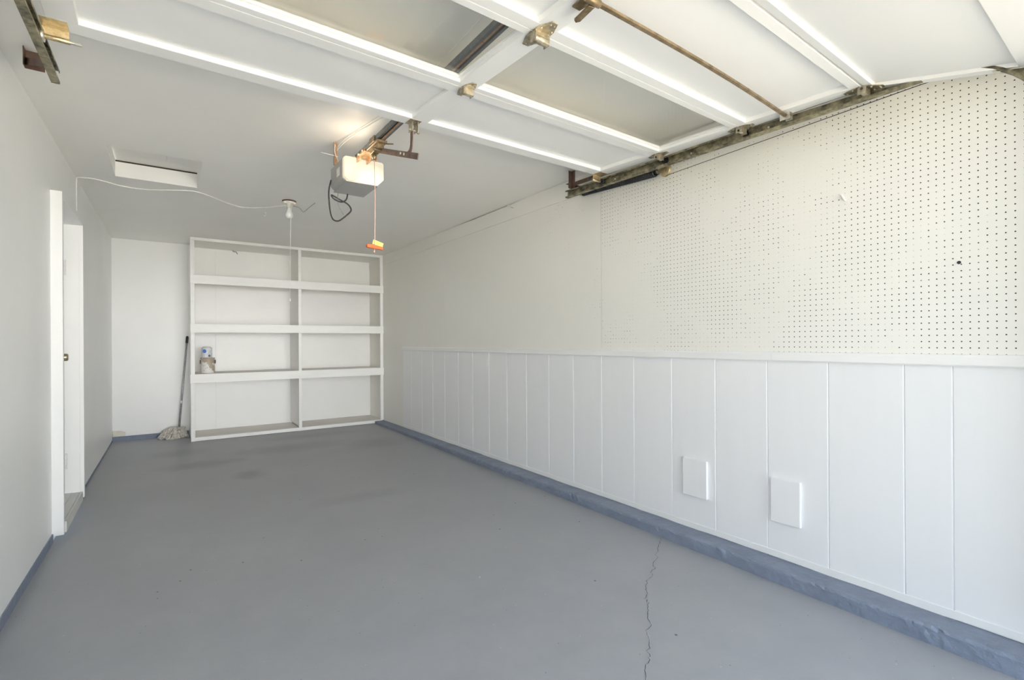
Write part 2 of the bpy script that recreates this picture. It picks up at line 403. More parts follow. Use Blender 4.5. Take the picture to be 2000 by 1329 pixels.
# planks
gy = [.05, .316, .616, .775, 1.07, 1.36, 1.657, 1.954, 2.257, 2.557, 2.857, 3.155, 3.463, 3.762, 4.07, 4.382, 4.683, 4.997, 5.302, 5.599, 5.922, 6.187]
bm = BM()
prof = [(XR + .0105, gy[0])]
xs = XR
for i, (a, b) in enumerate(zip(gy, gy[1:])):
    g = .0042 if i else 0; g2 = .0042 if i < len(gy) - 2 else 0
    prof += [(XR + (.0055 if i else 0), a), (XR, a + g), (XR, b - g2)]
prof += [(XR, gy[-1]), (XR + .0105, gy[-1])]
prism(bm, prof, lambda p, d: (p[0], p[1], d), .077, 1.12)
tag(obj('wall_panelling', bm, M['panel']), 'white vertical plank panelling under the rail on the right wall', 'panelling', kind='structure')
bm = BM(); box(bm, XR + .001, XR + .0105, gy[-1] + .004, YB - .0005, .077, 1.1215)
tag(obj('flat_board', bm, M['peg_strip']), 'flat white board low on the right wall beside the shelving', 'wall board', kind='structure')
def railprof(y0, y1):
    bm = BM(); z0, z1 = 1.087, 1.135
    prism(bm, [(XR + .002, z0), (XR - .012, z0), (XR - .017, z0 + .006), (XR - .017, z1 - .012), (XR - .011, z1 - .003), (XR - .004, z1), (XR + .002, z1)], lambda p, d: (p[0], d, p[1]), y0, y1)
    return bm
tag(obj('trim_1', railprof(.05, 1.327), M['trim']), 'short near length of white rail between pegboard and planks', 'trim', kind='structure')
tag(obj('trim_2', railprof(1.3285, 6.185), M['trim']), 'long far length of white rail between pegboard and planks', 'trim', kind='structure')
bm = BM(); 
n = 60
for i in range(n):
    a = .05 + (6.187 - .05) * i / n; b = .05 + (6.187 - .05) * (i + 1) / n
    j0 = .0018 * math.sin(i * 1.7) + .0016 * math.sin(i * .61); j1 = .0018 * math.sin((i + 1) * 1.7) + .0016 * math.sin((i + 1) * .61)
    hexa(bm, [(XR - .004, a, .0785 + j0), (XR + .001, a, .0785 + j0), (XR + .001, b, .0785 + j1), (XR - .004, b, .0785 + j1), (XR - .004, a, .111), (XR + .001, a, .111), (XR + .001, b, .111), (XR - .004, b, .111)])
tag(obj('trim_3', bm, M['trim']), 'narrow white board along the bottom of the plank panelling', 'trim', kind='structure')
# chipped concrete kerb
bm = BM(); rings = []
N = 340
for i in range(N + 1):
    y = .05 + (6.885 - .05) * i / N
    chip = random.uniform(.002, .006) if random.random() < .16 else 0.
    j = lambda s: random.gauss(0, s)
    cs = [(XR + .011, fz(y) - .02), (2.441 + j(.0006), fz(y) - .02), (2.441 + j(.0006), fz(y) + .004), (2.441 + j(.0008), fz(y) + .03), (2.441 + chip * .5 + j(.0009), .0645 - chip + j(.0008)), (2.444 + chip + j(.0009), .071 - chip * .6 + j(.0008)), (2.450 + chip * .6 + j(.0009), .0755 - chip * .2 + j(.0006)), (2.50, .0768 + j(.0006)), (XR + .011, .077)]
    rings.append([bm.verts.new((x, y, z)) for x, z in cs])
for a, b in zip(rings, rings[1:]):
    for k in range(len(a) - 1): bm.faces.new((a[k], a[k + 1], b[k + 1], b[k]))
bm.faces.new(rings[0]); bm.faces.new(rings[-1][::-1])
tag(obj('baseboard_right', bm, M['kerb']), 'chipped blue grey concrete kerb along the foot of the right wall', 'kerb', kind='structure')

# pegboard sheets
for (a, b, mt, lab) in ((.119, 2.5540, 'peg_near', 'nearest white pegboard sheet with rows of open dark holes'), (2.558, 4.996, 'peg_mid', 'middle white pegboard sheet whose holes are painted over, beyond the tall dark seam'), (4.998, YB - .001, 'peg_far', 'farthest white pegboard sheet, running behind the shelving unit')):
    bm = BM(); box(bm, XR, XR + .0060, a, b, 1.122, 2.30)
    tag(obj('pegboard', bm, M[mt], loc=(XR, (a + b) / 2, 1.122)), lab, 'pegboard', 'pegboard sheets on the right wall')
bm = BM(); n = 74
def gap(y): return .0015 + .007 * max(0, math.sin((y - 3.4) * 2.1)) * (1 if 3.6 < y < 6.6 else .1) + .001 * math.sin(y * 9)
for i in range(n):
    a = .05 + (YB - .002 - .05) * i / n; b = .05 + (YB - .002 - .05) * (i + 1) / n
    hexa(bm, [(XR - .0025, a, 2.3015 + .0008 * math.sin(a * 5)), (XR + .008, a, 2.3015), (XR + .008, b, 2.3015), (XR - .0025, b, 2.3015 + .0008 * math.sin(b * 5)), (XR - .0025, a, CEIL - gap(a)), (XR + .008, a, CEIL - gap(a)), (XR + .008, b, CEIL - gap(b)), (XR - .0025, b, CEIL - gap(b))])
tag(obj('trim_5', bm, M['peg_strip']), 'long white strip above the pegboard with an open crack at the ceiling', 'trim', kind='structure')

# front wall round the big opening
OX0, OX1, OZ = -.34, 2.43, 2.16
bm = BM(); box(bm, -.75, OX0, -.10, .05, -.1, CEIL + .02); box(bm, OX1, 2.75, -.10, .05, -.1, CEIL + .02); box(bm, OX0, OX1, -.10, .05, OZ, CEIL + .02)
tag(obj('wall_front', bm, M['wall']), 'front wall round the garage door opening', 'wall', kind='structure')
bm = BM(); box(bm, -1.0, 3.1, -16, -.101, -.12, -.008)
tag(obj('driveway', bm, M['driveway']), 'pale concrete driveway outside the garage', 'driveway', kind='structure')

bm = BM(); box(bm, -12, -1.001, -16, -.101, -.12, -.03); box(bm, 3.101, 14, -16, -.101, -.12, -.03)  # added out of view to cut bounce light on the near right wall
tag(obj('added_dark_ground', bm, M['added_dark_ground']), 'unseen dark ground added on both sides of the driveway', 'added_dark_ground', kind='structure')

# ------------------------------------------------------------------ side door in the left wall
d1 = thing('door_1', (xl(4.36), 4.36, .03), 'white side door with brass knob in a boxed frame, left wall', 'door', kind='structure')
FX = -.478
def jamb(y0, y1, x0, x1, z0, z1):
    bm = BM(); box(bm, x0, x1, y0, y1, z0, z1); return bm
obj('door_frame', jamb(3.957, 3.990, -.66, -.494, .058, 2.106), M['trim'], d1, .002)
bm = BM(); box(bm, -.66, -.500, 4.722, 4.760, .118, 2.055); box(bm, -.5005, FX, 4.724, 4.764, .085, 2.062); obj('door_frame', bm, M['trim'], d1, .002)
bm = BM(); hexa(bm, [(-.66, 3.991, 2.066), (-.497, 3.991, 2.070), (FX, 4.723, 2.050), (-.66, 4.723, 2.046), (-.66, 3.991, 2.088), (-.497, 3.991, 2.088), (FX, 4.723, 2.068), (-.66, 4.723, 2.068)]); obj('door_frame', bm, M['trim'], d1, .001)
bm = BM(); box(bm, -.625, -.583, 3.993, 4.720, .140, 2.044); obj('door_slab', bm, M['wall'], d1, .002)
bm = BM()
lathe(bm, [(.030, 0), (.030, .004), (.013, .008), (.011, .042), (.018, .047), (.0245, .052), (.0225, .088), (.018, .092), (.004, .0925)], (-.583, 4.125, 1.112), 'x', 20)
tag(obj('door_knob', bm, M['knob'], d1), 'aged brass tulip door knob')
bm = BM(); box(bm, -.584, -.545, 4.05, 4.072, 1.158, 1.20); obj('deadbolt', bm, M['knob'], d1, .003)
for z in (1.74, .36):
    bm = BM(); tube(bm, [(-.577, 4.712, z - .05), (-.577, 4.712, z + .05)], .0065, 10)
    for q in (-.05, -.017, .017, .05): lathe(bm, [(.0082, -.004), (.0082, .004)], (-.577, 4.712, z + q), seg=10)
    box(bm, -.5835, -.580, 4.665, 4.712, z - .045, z + .045); obj('hinge', bm, M['trim'], d1)
bm = BM(); box(bm, -.66, -.545, 3.991, 4.721, .106, .131); box(bm, -.544, -.500, 3.991, 4.722, .102, .128); box(bm, -.499, -.486, 3.991, 4.722, .062, .128)
tag(obj('door_sill', bm, M['sill'], d1, .002), 'greyish worn timber sill')

# ------------------------------------------------------------------ built-in shelving
X0, X1, YS = .252, XR - .0015, 6.90
sh = thing('shelving_unit', (1.41, 7.18, fz(7.18)), 'tall white built-in shelving unit filling the back right corner', 'shelves')
def sobj(n, x0, x1, y0, y1, z0, z1, m='shelf', b=.0025):
    bm = BM(); box(bm, x0, x1, y0, y1, z0, z1); return obj(n, bm, M[m], sh, b)
f0 = fz(YS) + .001
for (a, b) in ((X0, X0 + .042), (1.436, 1.474), (X1 - .042, X1)):
    sobj('post', a, b, YS, YS + .04, f0 if a < 2 else .079, 2.405)
sobj('top_rail', X0, X1, YS - .002, YS + .036, 2.406, CEIL - .002)
sobj('side_panel', X0 + .004, X0 + .018, YS + .0405, YB - .001, f0 + .01, 2.395)
sobj('divider', 1.441, 1.458, YS + .0405, YB - .001, .105, 2.395)
sobj('shelf_rail', X0 - .002, X1, YS - .019, YS - .0005, 1.895, 2.000)
sobj('shelf_rail', X0 - .004, X1, YS - .019, YS - .0005, 1.320, 1.424)
sobj('shelf_rail', X0 - .006, X1, YS - .019, YS - .0005, .728, .832)
sobj('base_rail', X0 + .042, X1 - .042, YS - .001, YS + .036, f0 + .002, .086)
for z in (2.0, 1.424, .832, .0865):
    bm = BM(); t = .018 if z > .2 else .02
    for (a, b) in ((X0 + .019, 1.4405), (1.4585, X1)): box(bm, a, b, YS + .0405, YB - .002, z - t, z - .001)
    if z > .2:
        for (a, b) in ((X0 + .0425, 1.4355), (1.4745, X1 - .0425)): box(bm, a, b, YS, YS + .0405, z - t, z - .001)
    obj('shelf_board', bm, M['shelf_top'], sh)
bm = BM(); box(bm, X0 + .019, X1, YS + .041, YB - .002, 2.412, 2.428); obj('top_board', bm, M['shelf'], sh)
bm = BM(); tube(bm, smooth_path([(.74, 7.44, 2.408), (.75, 7.40, 2.39), (.775, 7.38, 2.385), (.79, 7.39, 2.36)]), .004, 8)
tag(obj('clothes_hook', bm, M['rust'], loc=(.74, 7.44, 2.40)), 'small dark bent hook under the top of the shelving', 'hook')

# paint tins
def tin(name, c, r, h, mt, label, handle):
    t = thing(name, c, label, 'paint tin', 'paint tins on the shelf')
    bm = BM(); x, y, z = c
    lathe(bm, [(r * .95, 0), (r, .002), (r, .006), (r * .975, .009), (r * .975, h - .012), (r * .99, h - .01), (r * 1.01, h - .005), (r * 1.01, h), (r * .93, h), (r * .93, h - .006)], c, seg=40); obj('can_body', bm, M[mt], t)
    bm = BM(); lathe(bm, [(r * .915, h - .0058), (r * .915, h - .001), (r * .88, h + .0012), (r * .85, h - .003), (r * .1, h - .003)], c, seg=40); obj('lid', bm, M['tin'], t)
    if handle:
        bm = BM(); pp = []
        for k in range(17):
            a = math.pi * k / 16; pp.append((x - math.cos(a) * (r + .004), y - .01 + math.sin(a) * (r + .006) * 1.05, z + h * .72 - math.sin(a) * .055))
        tube(bm, smooth_path(pp, 2), .002, 6)
        for s in (-1, 1): box(bm, x + s * r - .006, x + s * r + .006, y - .035, y - .01, z + h * .62, z + h * .85)
        obj('bail_handle', bm, M['rust'], t)
    return t
tin('paint_tin', (.430, 7.05, .8325), .0765, .188, 'label_big', 'large paint tin with beige drips standing on the shelf', True)
s = tin('paint_tin', (.423, 7.05, 1.0215), .056, .118, 'label_small', 'small white and blue paint tin on top of the dripped tin', False)
bm = BM(); tube(bm, smooth_path([(.378, 7.03, 1.1445), (.385, 7.0, 1.149), (.42, 6.99, 1.151), (.455, 7.0, 1.149), (.465, 7.03, 1.1445)]), .004, 8); obj('lid_rim', bm, M['tin'], s)

# string mop
mp = thing('string_mop', (.10, 7.36, fz(7.3)), 'string mop with grey pole leaning beside the shelving', 'mop')
A, B = Vector((.142, 7.345, .12)), Vector((.237, 7.425, 1.285))
P = lambda t: A + (B - A) * t
bm = BM(); tube(bm, [P(0), P(.93)], .0115, 14); obj('pole', bm, M['alu'], mp)
bm = BM(); tube(bm, [P(.925), P(.93), P(.985), P(1)], [.0125, .0145, .015, .010], 14); obj('hand_grip', bm, M['black'], mp)
bm = BM(); tube(bm, [P(.285), P(.315)], .0135, 14); tag(obj('collar', bm, M['white_plastic'], mp), 'white collar')
bm = BM()
lathe(bm, [(.03, .10), (.045, .115), (.04, .145), (.018, .17)], (.135, 7.34, 0), seg=16); obj('mop_clamp', bm, M['mop'], mp)
bm = BM(); rnd = random.Random(3)
for i in range(105):
    a = rnd.uniform(0, 2 * math.pi); L = rnd.uniform(.6, 1.0)
    rx, ry = .165 * L, .115 * L
    cx, cy = .095, 7.325
    ex, ey = cx + rx * math.cos(a), cy + ry * math.sin(a)
    ey = min(ey, 7.43); ex = min(ex, .238)
    zt = fz(7.3)
    sx, sy = cx + .03 + .05 * math.cos(a) * rnd.random(), cy + .04 * math.sin(a) * rnd.random()
    w = lambda q: rnd.uniform(-q, q)
    pp = [(sx, sy, .15 + w(.015)), ((sx * 2 + ex) / 3 + w(.015), (sy * 2 + ey) / 3 + w(.015), .145 + w(.02)), ((sx + ex * 2) / 3 + w(.02), (sy + ey * 2) / 3 + w(.02), .11 + w(.03)), (min(ex + w(.012), .240), min(ey + w(.012), 7.435), .055 + w(.02)), (min(ex + w(.02), .240), min(ey + w(.02), 7.435), zt + .009 + rnd.uniform(0, .014))]
    tube(bm, smooth_path(pp, 4), .0085, 7)
obj('mop_head', bm, M['mop'], mp)

# ------------------------------------------------------------------ sectional overhead door (open)
AX = math.radians(1.6)
C0 = Vector((-.3246, 2.3276, H + 1.099))
ex = Vector((math.cos(AX), math.sin(AX), .005)).normalized()
e1 = Vector((math.sin(AX), -math.cos(AX), -.0344)).normalized()
P4 = math.radians(13.9)
e4 = Vector((math.sin(AX) * math.cos(P4), -math.cos(AX) * math.cos(P4), -math.sin(P4))).normalized()
n1 = ex.cross(e1); n1 = n1 if n1.z > 0 else -n1; n1.normalize()
n4 = ex.cross(e4); n4 = n4 if n4.z > 0 else -n4; n4.normalize()
T3 = 1.543
def D(v): return C0 + ex * v[0] + e1 * v[1] + n1 * v[2]          # (s, t, n): across, from the rear edge forwards, up
C4 = C0 + e1 * (T3 + .006)
def D4(v): return C4 + ex * v[0] + e4 * v[1] + n4 * v[2]
W = 2.743; TH = .034
gd = thing('garage_door', D((W / 2, 1.0, 0)), 'white overhead garage door raised under the ceiling, with two windows', 'garage door')
def section(T, t0, t1, ra, rb, st, mid, rec, panel='panel', moulding=False):
    bm = BM(); g = .0012
    box(bm, 0, W, t0 + g, t0 + ra, 0, TH, T); box(bm, 0, W, t1 - rb, t1 - g, 0, TH, T)
    box(bm, 0, st, t0 + ra, t1 - rb, 0, TH, T); box(bm, W - st, W, t0 + ra, t1 - rb, 0, TH, T)
    if mid: box(bm, W / 2 - mid / 2, W / 2 + mid / 2, t0 + ra, t1 - rb, 0, TH, T)
    # narrow rebate along the joint on the meeting rail
    o = obj('door_section', bm, M['door_white'], gd, .0016)
    spans = [(st, W / 2 - mid / 2), (W / 2 + mid / 2, W - st)] if mid else [(st, W - st)]
    for a, b in spans:
        bm = BM()
        if panel == 'glass':
            box(bm, a + .004, b - .004, t0 + ra + .004, t1 - rb - .004, rec, rec + .004, T); obj('window_pane', bm, M['glass'], o)
            bm = BM(); m_ = .011
            box(bm, a, b, t0 + ra, t0 + ra + m_, rec - .010, rec - .0005, T); box(bm, a, b, t1 - rb - m_, t1 - rb, rec - .010, rec - .0005, T)
            box(bm, a, a + m_, t0 + ra + m_, t1 - rb - m_, rec - .010, rec - .0005, T); box(bm, b - m_, b, t0 + ra + m_, t1 - rb - m_, rec - .010, rec - .0005, T)
            obj('glazing_bead', bm, M['door_white'], o)
        else:
            box(bm, a, b, t0 + ra, t1 - rb, rec, rec + .006, T); obj('door_panel', bm, M['door_panel'], o)
    return o
section(D, 0, .508, .082, .060, .086, .088, .021)
section(D, .508, 1.010, .034, .034, .086, .088, .024, 'glass')
section(D, 1.010, T3, .046, .040, .086, .088, .021)
s4 = section(D4, 0, .553, .034, .085, .040, 0, .014)

def cylx(bm, T, s0, s1, t, n, r, seg=12):
    lo = [bm.verts.new(T((s0, t + r * math.cos(2 * math.pi * k / seg), n + r * math.sin(2 * math.pi * k / seg)))) for k in range(seg)]
    hi = [bm.verts.new(T((s1, t + r * math.cos(2 * math.pi * k / seg), n + r * math.sin(2 * math.pi * k / seg)))) for k in range(seg)]
    for k in range(seg):
        f = bm.faces.new((lo[k], lo[(k + 1) % seg], hi[(k + 1) % seg], hi[k])); f.smooth = True
    bm.faces.new(lo[::-1]); bm.faces.new(hi)
def plate(bm, T, pts, n0, n1):
    lo = [bm.verts.new(T((a, b, n0))) for a, b in pts]; hi = [bm.verts.new(T((a, b, n1))) for a, b in pts]
    bm.faces.new(lo[::-1]); bm.faces.new(hi); k = len(pts)
    for i in range(k): bm.faces.new((lo[i], lo[(i + 1) % k], hi[(i + 1) % k], hi[i]))
def hinge(s, t, T, roller=0, Tb=None, big=1., rn=-.021):
    """flat tapered leaves either side of the joint, raised saddle, pin; end hinges carry a roller"""
    bm = BM(); Tb = Tb or T
    k = big
    for sgn, TT in ((-1, T), (1, Tb)):
        b0 = t if TT is T else 0.
        plate(bm, TT, [(s - .030 * k, b0 + sgn * .004), (s + .030 * k, b0 + sgn * .004), (s + .026 * k, b0 + sgn * .03 * k), (s + .010 * k, b0 + sgn * .066 * k), (s - .010 * k, b0 + sgn * .066 * k), (s - .026 * k, b0 + sgn * .03 * k)], -.0036, -.0004)
        for q in ((-.006, .055), (.006, .055), (-.018, .03), (.018, .03)):
            c = TT((s + q[0] * k, b0 + sgn * q[1] * k, -.006)); bmesh.ops.create_uvsphere(bm, u_segments=8, v_segments=5, radius=.0038, matrix=Matrix.Translation(c))
    # saddle that holds the pin: two cheeks and a curved back
    for q in (-.026, .022): plate(bm, T, [(s + q * k, t - .012), (s + (q + .003) * k, t - .012), (s + (q + .003) * k, t + .018), (s + q * k, t + .018)], -.032 * k, -.003)
    cylx(bm, T, s - .024 * k, s + .024 * k, t + .006, -.021 * k, .0115 * k)
    box(bm, s - .026 * k, s + .025 * k, t + .015, t + .0185, -.030 * k, -.003, T)
    o = obj('hinge', bm, M['zinc'], gd, .0008, seg=1)
    if roller: add_roller(o, s, t + .003, T, roller, rn * k)
    return o
def add_roller(o, s, t, T, sd, n):
    bm = BM(); e = (0 if sd < 0 else W)
    cylx(bm, T, s - sd * .03, e + sd * .020, t, n, .0055); cylx(bm, T, e + sd * .0085, e + sd * .024, t, n, .0205, 20)
    cylx(bm, T, e + sd * .0065, e + sd * .0085, t, n, .013, 16)
    obj('roller', bm, M['spring'], o)
hinge(W / 2 + .01, .508, D); hinge(W / 2, 1.010, D, big=1.25); hinge(W / 2, T3, D, 0, D4, 1.1)
for s_, sd in ((.045, -1), (W - .045, 1)):
    hinge(s_, .508, D, sd); hinge(s_, 1.010, D, sd); hinge(s_, T3, D, sd, D4, 1.05, -.011)
# top corner brackets
for s_, sd in ((.020, -1), (W - .040, 1)):
    bm = BM(); k = s_ - .036
    box(bm, k, k + .072, .010, .075, -.0035, -.0005, D)
    plate(bm, D, [(k, .006), (k + .072, .006), (k + .072, .0095), (k, .0095)], -.035, .004)
    cylx(bm, D, k - .002, k + .074, .004, -.035, .009, 14)
    o = obj('corner_bracket', bm, M['brass'], gd, .0008, seg=1)
    bm = BM(); e = (0 if sd < 0 else W)
    cylx(bm, D, (k + .105) if sd < 0 else (k - .03), e + sd * .020, .004, -.035, .0055)
    for q in (.009,): cylx(bm, D, e + sd * q, e + sd * (q + .015), .004, -.035, .0205, 20)
    obj('roller', bm, M['zinc_light'] if sd < 0 else M['spring'], o)
# bottom corner bracket on the right and left
for sd in (-1, 1):
    bm = BM(); e = 0 if sd < 0 else W; a, b = sorted((e, e - sd * .030))
    box(bm, a, b, .40, .552, -.004, -.0005, D4); a, b = sorted((e + sd * .0005, e + sd * .004)); box(bm, a, b, .40, .552, -.004, .03, D4)
    o = obj('bottom_bracket', bm, M['zinc_light'], gd)
    bm = BM(); cylx(bm, D4, e - sd * .01, e + sd * .022, .53, -.020, .0055); cylx(bm, D4, e + sd * .0085, e + sd * .023, .53, -.020, .0205, 20); obj('roller', bm, M['spring'], o)
# lock: handle plate, bars to both sides with their guides
tl = 1.265
bm = BM(); plate(bm, D, [(W / 2 - .016, tl - .075), (W / 2 + .016, tl - .075), (W / 2 + .022, tl - .03), (W / 2 + .020, tl + .05), (W / 2 - .020, tl + .05), (W / 2 - .022, tl - .03)], -.006, -.0005)
cylx(bm, D, W / 2 - .03, W / 2 + .03, tl, -.018, .012)
plate(bm, D, [(W / 2 - .006, tl - .006), (W / 2 + .006, tl + .006), (W / 2 - .05, tl + .012), (W / 2 - .075, tl + .100), (W / 2 - .092, tl + .098), (W / 2 - .066, tl + .0)], -.028, -.022)
plate(bm, D, [(W / 2 - .004, tl - .012), (W / 2 + .016, tl - .006), (W / 2 + .030, tl - .085), (W / 2 + .022, tl - .098), (W / 2 + .010, tl - .092)], -.030, -.022)
obj('lock_handle', bm, M['bar'], gd, .001, seg=1)
for sd in (-1, 1):
    e = 0 if sd < 0 else W
    L = W / 2 - .03
    pp = []
    for k in range(25):
        q = k / 24; s_ = W / 2 + sd * (.02 + q * (L - .035)); pp.append(D((s_, tl - .004 + .020 * math.sin(q * math.pi) - .030 * q, -.014 - .006 * math.sin(q * 3.1))))
    bm = BM()
    # flat bar swept on edge
    prev = None
    for p in pp:
        r = [p + n1 * .005 + e1 * .0075, p + n1 * .005 - e1 * .0075, p - n1 * .004 - e1 * .0075, p - n1 * .004 + e1 * .0075]
        v = [bm.verts.new(x) for x in r]
        if prev:
            for i in range(4): bm.faces.new((prev[i], prev[(i + 1) % 4], v[(i + 1) % 4], v[i]))
        else: bm.faces.new(v)
        prev = v
    bm.faces.new(prev[::-1])
    obj('lock_bar', bm, M['bar'], gd)
    bm = BM(); tg = tl - .034; a, b = sorted((e - sd * .012, e - sd * .060))
    box(bm, a, b, tg - .022, tg + .022, -.003, -.0005, D)
    box(bm, a, a + .003, tg - .022, tg + .022, -.034, -.003, D); box(bm, b - .003, b, tg - .015, tg + .015, -.026, -.003, D)
    cylx(bm, D, a, b, tg + .006, -.016, .009)
    obj('bar_guide', bm, M['zinc_light'], gd)
# bracket where the opener arm takes hold
bm = BM(); sA = 1.352; tA = .045
box(bm, sA - .030, sA + .030, tA - .035, tA + .035, -.003, -.0005, D)
for q in (-.016, .013): plate(bm, D, [(sA + q, tA - .022), (sA + q + .003, tA - .022), (sA + q + .003, tA + .024), (sA + q, tA + .024)], -.052, -.003)
cylx(bm, D, sA - .024, sA + .024, tA + .002, -.042, .006)
cylx(bm, D, sA + .016, sA + .026, tA + .012, -.052, .007)
obj('arm_bracket', bm, M['zinc'], gd, .0008, seg=1)

# ------------------------------------------------------------------ tracks
def track(side):
    sd = side
    if sd > 0: root = thing('door_track', (2.455, 1.6, 2.24), 'rusty horizontal track along the right edge of the raised door', 'door track', 'door tracks'); xw = 2.4545; Y1 = 2.775
    else: root = thing('door_track', (-.362, 1.6, 2.24), 'rusty horizontal track left of the raised door', 'door track', 'door tracks'); xw = -.3615; Y1 = 2.665
    # centre line of the track in the Y-Z plane
    path = []
    zr = 2.279 if sd > 0 else 2.262
    ycurve = .62 + (0 if sd > 0 else -.07); Rr = .31
    slope = .021
    for k in range(16):
        y = Y1 - (Y1 - ycurve) * k / 15; path.append((y, zr - slope * (Y1 - y)))
    y0, z0 = path[-1]
    for k in range(1, 15):
        a = math.pi / 2 * k / 14; path.append((y0 - Rr * math.sin(a), z0 - Rr * (1 - math.cos(a))))
    yv, zv = path[-1]
    path += [(yv, zv - .4), (yv, .20)]
    hw = .0265; dp = .026
    # C-section: web, two flanges, two small lips
    cs = [(0, -hw), (0, hw), (-dp, hw), (-dp, hw - .010), (-dp + .0022, hw - .010), (-dp + .0022, hw - .0022), (-.0022, hw - .0022), (-.0022, -hw + .0022), (-dp + .0022, -hw + .0022), (-dp + .0022, -hw + .010), (-dp, -hw + .010), (-dp, -hw)]
    bm = BM(); prev = None
    for i, (y, z) in enumerate(path):
        a = path[max(i - 1, 0)]; b = path[min(i + 1, len(path) - 1)]
        d = Vector((0, b[0] - a[0], b[1] - a[1])).normalized(); nn = Vector((0, -d.z, d.y))
        nn = nn if nn.z > 0 or (abs(nn.z) < 1e-3 and nn.y < 0) else -nn
        if i > 18: nn = Vector((0, d.z, -d.y)); nn = nn if nn.y < 0 else -nn
        v = [bm.verts.new(Vector((xw + sd * (c[0] + .002), y, z)) + nn * c[1]) for c in cs]
        if prev:
            for k in range(len(cs)): bm.faces.new((prev[k], prev[(k + 1) % len(cs)], v[(k + 1) % len(cs)], v[k]))
        else: bm.faces.new(v)
        prev = v
    bm.faces.new(prev[::-1])
    obj('channel', bm, M['track'], root)
    for yb in (.62, 1.28, 1.72, 2.3):
        zz = zr - slope * (Y1 - yb)
        if yb > ycurve:
            bm = BM(); lathe(bm, [(.006, 0), (.006, .003), (.003, .005)] if sd < 0 else [(.006, 0), (.006, -.003), (.003, -.005)], (xw - sd * .001, yb, zz), 'x', 10); obj('bolt', bm, M['zinc_light'], root)
    return root, xw, zr, Y1
tr, xw, zr, Y1 = track(1)
bm = BM()
yh = 2.715
box(bm, xw + .0025, xw + .0055, yh - .016, yh + .016, zr - .02, CEIL - .001); box(bm, xw - .028, xw + .0055, yh + .016, yh + .019, zr + .034, CEIL - .001)
obj('hanger', bm, M['rust'], tr)
bm = BM()
hexa(bm, [(xw + .006, 2.70, 2.331), (xw + .010, 2.70, 2.331), (xw + .010, 2.10, 2.318), (xw + .006, 2.10, 2.318), (xw + .006, 2.70, 2.359), (xw + .010, 2.70, 2.359), (xw + .010, 2.10, 2.346), (xw + .006, 2.10, 2.346)])
obj('brace', bm, M['rust'], tr)
bm = BM()
box(bm, xw - .0275, xw + .10, yh + .0195, yh + .0225, 2.318, 2.352); box(bm, xw - .0275, xw + .10, yh + .0225, yh + .048, 2.349, 2.352)
for k in range(4): lathe(bm, [(.0055, 0), (.0055, -.002)], (xw - .012 + .028 * k, yh + .0195, 2.335), 'y', 10)
obj('rear_angle', bm, M['spring'], tr)
tr2, xw2, zr2, Y12 = track(-1)
bm = BM(); box(bm, -.478, -.415, 2.90, 2.903, 2.365, CEIL - .001); box(bm, -.478, -.475, 2.86, 2.90, 2.365, CEIL - .001)
hexa(bm, [(-.475, 2.897, 2.38), (-.475, 2.900, 2.38), (-.3595, 2.603, 2.27), (-.3595, 2.600, 2.27), (-.475, 2.897, 2.41), (-.475, 2.900, 2.41), (-.3595, 2.603, 2.30), (-.3595, 2.600, 2.30)])
obj('hanger', bm, M['rust'], tr2)

# stretched spring with its pulley and lift cable
sp = thing('extension_spring', (2.515, 2.3, 2.25), 'dark extension spring with pulley behind the right track', 'spring')
bm = BM(); xa = 2.522
S0, S1 = Vector((xa, 2.69, 2.285)), Vector((xa, 2.03, 2.245))
nturn = 46; pp = []
d = (S1 - S0).normalized(); u = Vector((1, 0, 0)); w = d.cross(u)
for k in range(nturn * 10 + 1):
    q = k / (nturn * 10); a = 2 * math.pi * k / 10; pp.append(S0 + (S1 - S0) * q + (u * math.cos(a) + w * math.sin(a)) * .0185)
tube(bm, pp, .0071, 6); obj('coil', bm, M['spring'], sp)
bm = BM(); pp = [S1 + d * -.004 + w * .018]
for k in range(13):
    a = math.pi * (k / 12) ; pp.append(S1 + d * (.002 + .034 * math.sin(a)) + w * .017 * math.cos(a))
tube(bm, smooth_path(pp, 2), .003, 6)
obj('end_hook', bm, M['spring'], sp)
bm = BM(); pp = [S0 + w * .016, S0 - d * .025 + w * .012, S0 - d * .033, S0 - d * .02 - w * .012]; tube(bm, smooth_path(pp, 4), .003, 6)
obj('end_hook', bm, M['spring'], sp)
pc = S1 + d * .078
bm = BM()
lathe(bm, [(.008, -.009), (.037, -.009), (.0385, -.007), (.032, -.001), (.032, .001), (.0385, .007), (.037, .009), (.008, .009)], pc, 'x', 30)
for k in range(8):
    a = 2 * math.pi * k / 8; lathe(bm, [(.0045, -.0105), (.0045, .0105)], pc + Vector((0, .024 * math.cos(a), .024 * math.sin(a))), 'x', 8)
obj('pulley', bm, M['brass'], sp)
bm = BM()
for q in (-.0135, .0115): hexa(bm, [pc + Vector((q, .052, -.011)), pc + Vector((q + .002, .052, -.011)), pc + Vector((q + .002, -.014, -.013)), pc + Vector((q, -.014, -.013)), pc + Vector((q, .052, .011)), pc + Vector((q + .002, .052, .011)), pc + Vector((q + .002, -.014, .013)), pc + Vector((q, -.014, .013))])
lathe(bm, [(.007, -.016), (.007, .016)], pc, 'x', 12); obj('pulley_fork', bm, M['brass'], sp)
bm = BM()
tube(bm, [pc + Vector((0, .004, -.035)), pc + Vector((0, -.02, -.033)), Vector((xa, .70, H + 1.035)), Vector((xa, .34, H + 1.03))], .0016, 6); tube(bm, [pc + Vector((0, .004, .035)), Vector((xa, .34, pc.z + .045))], .0016, 6)
obj('lift_cable', bm, M['spring'], sp)

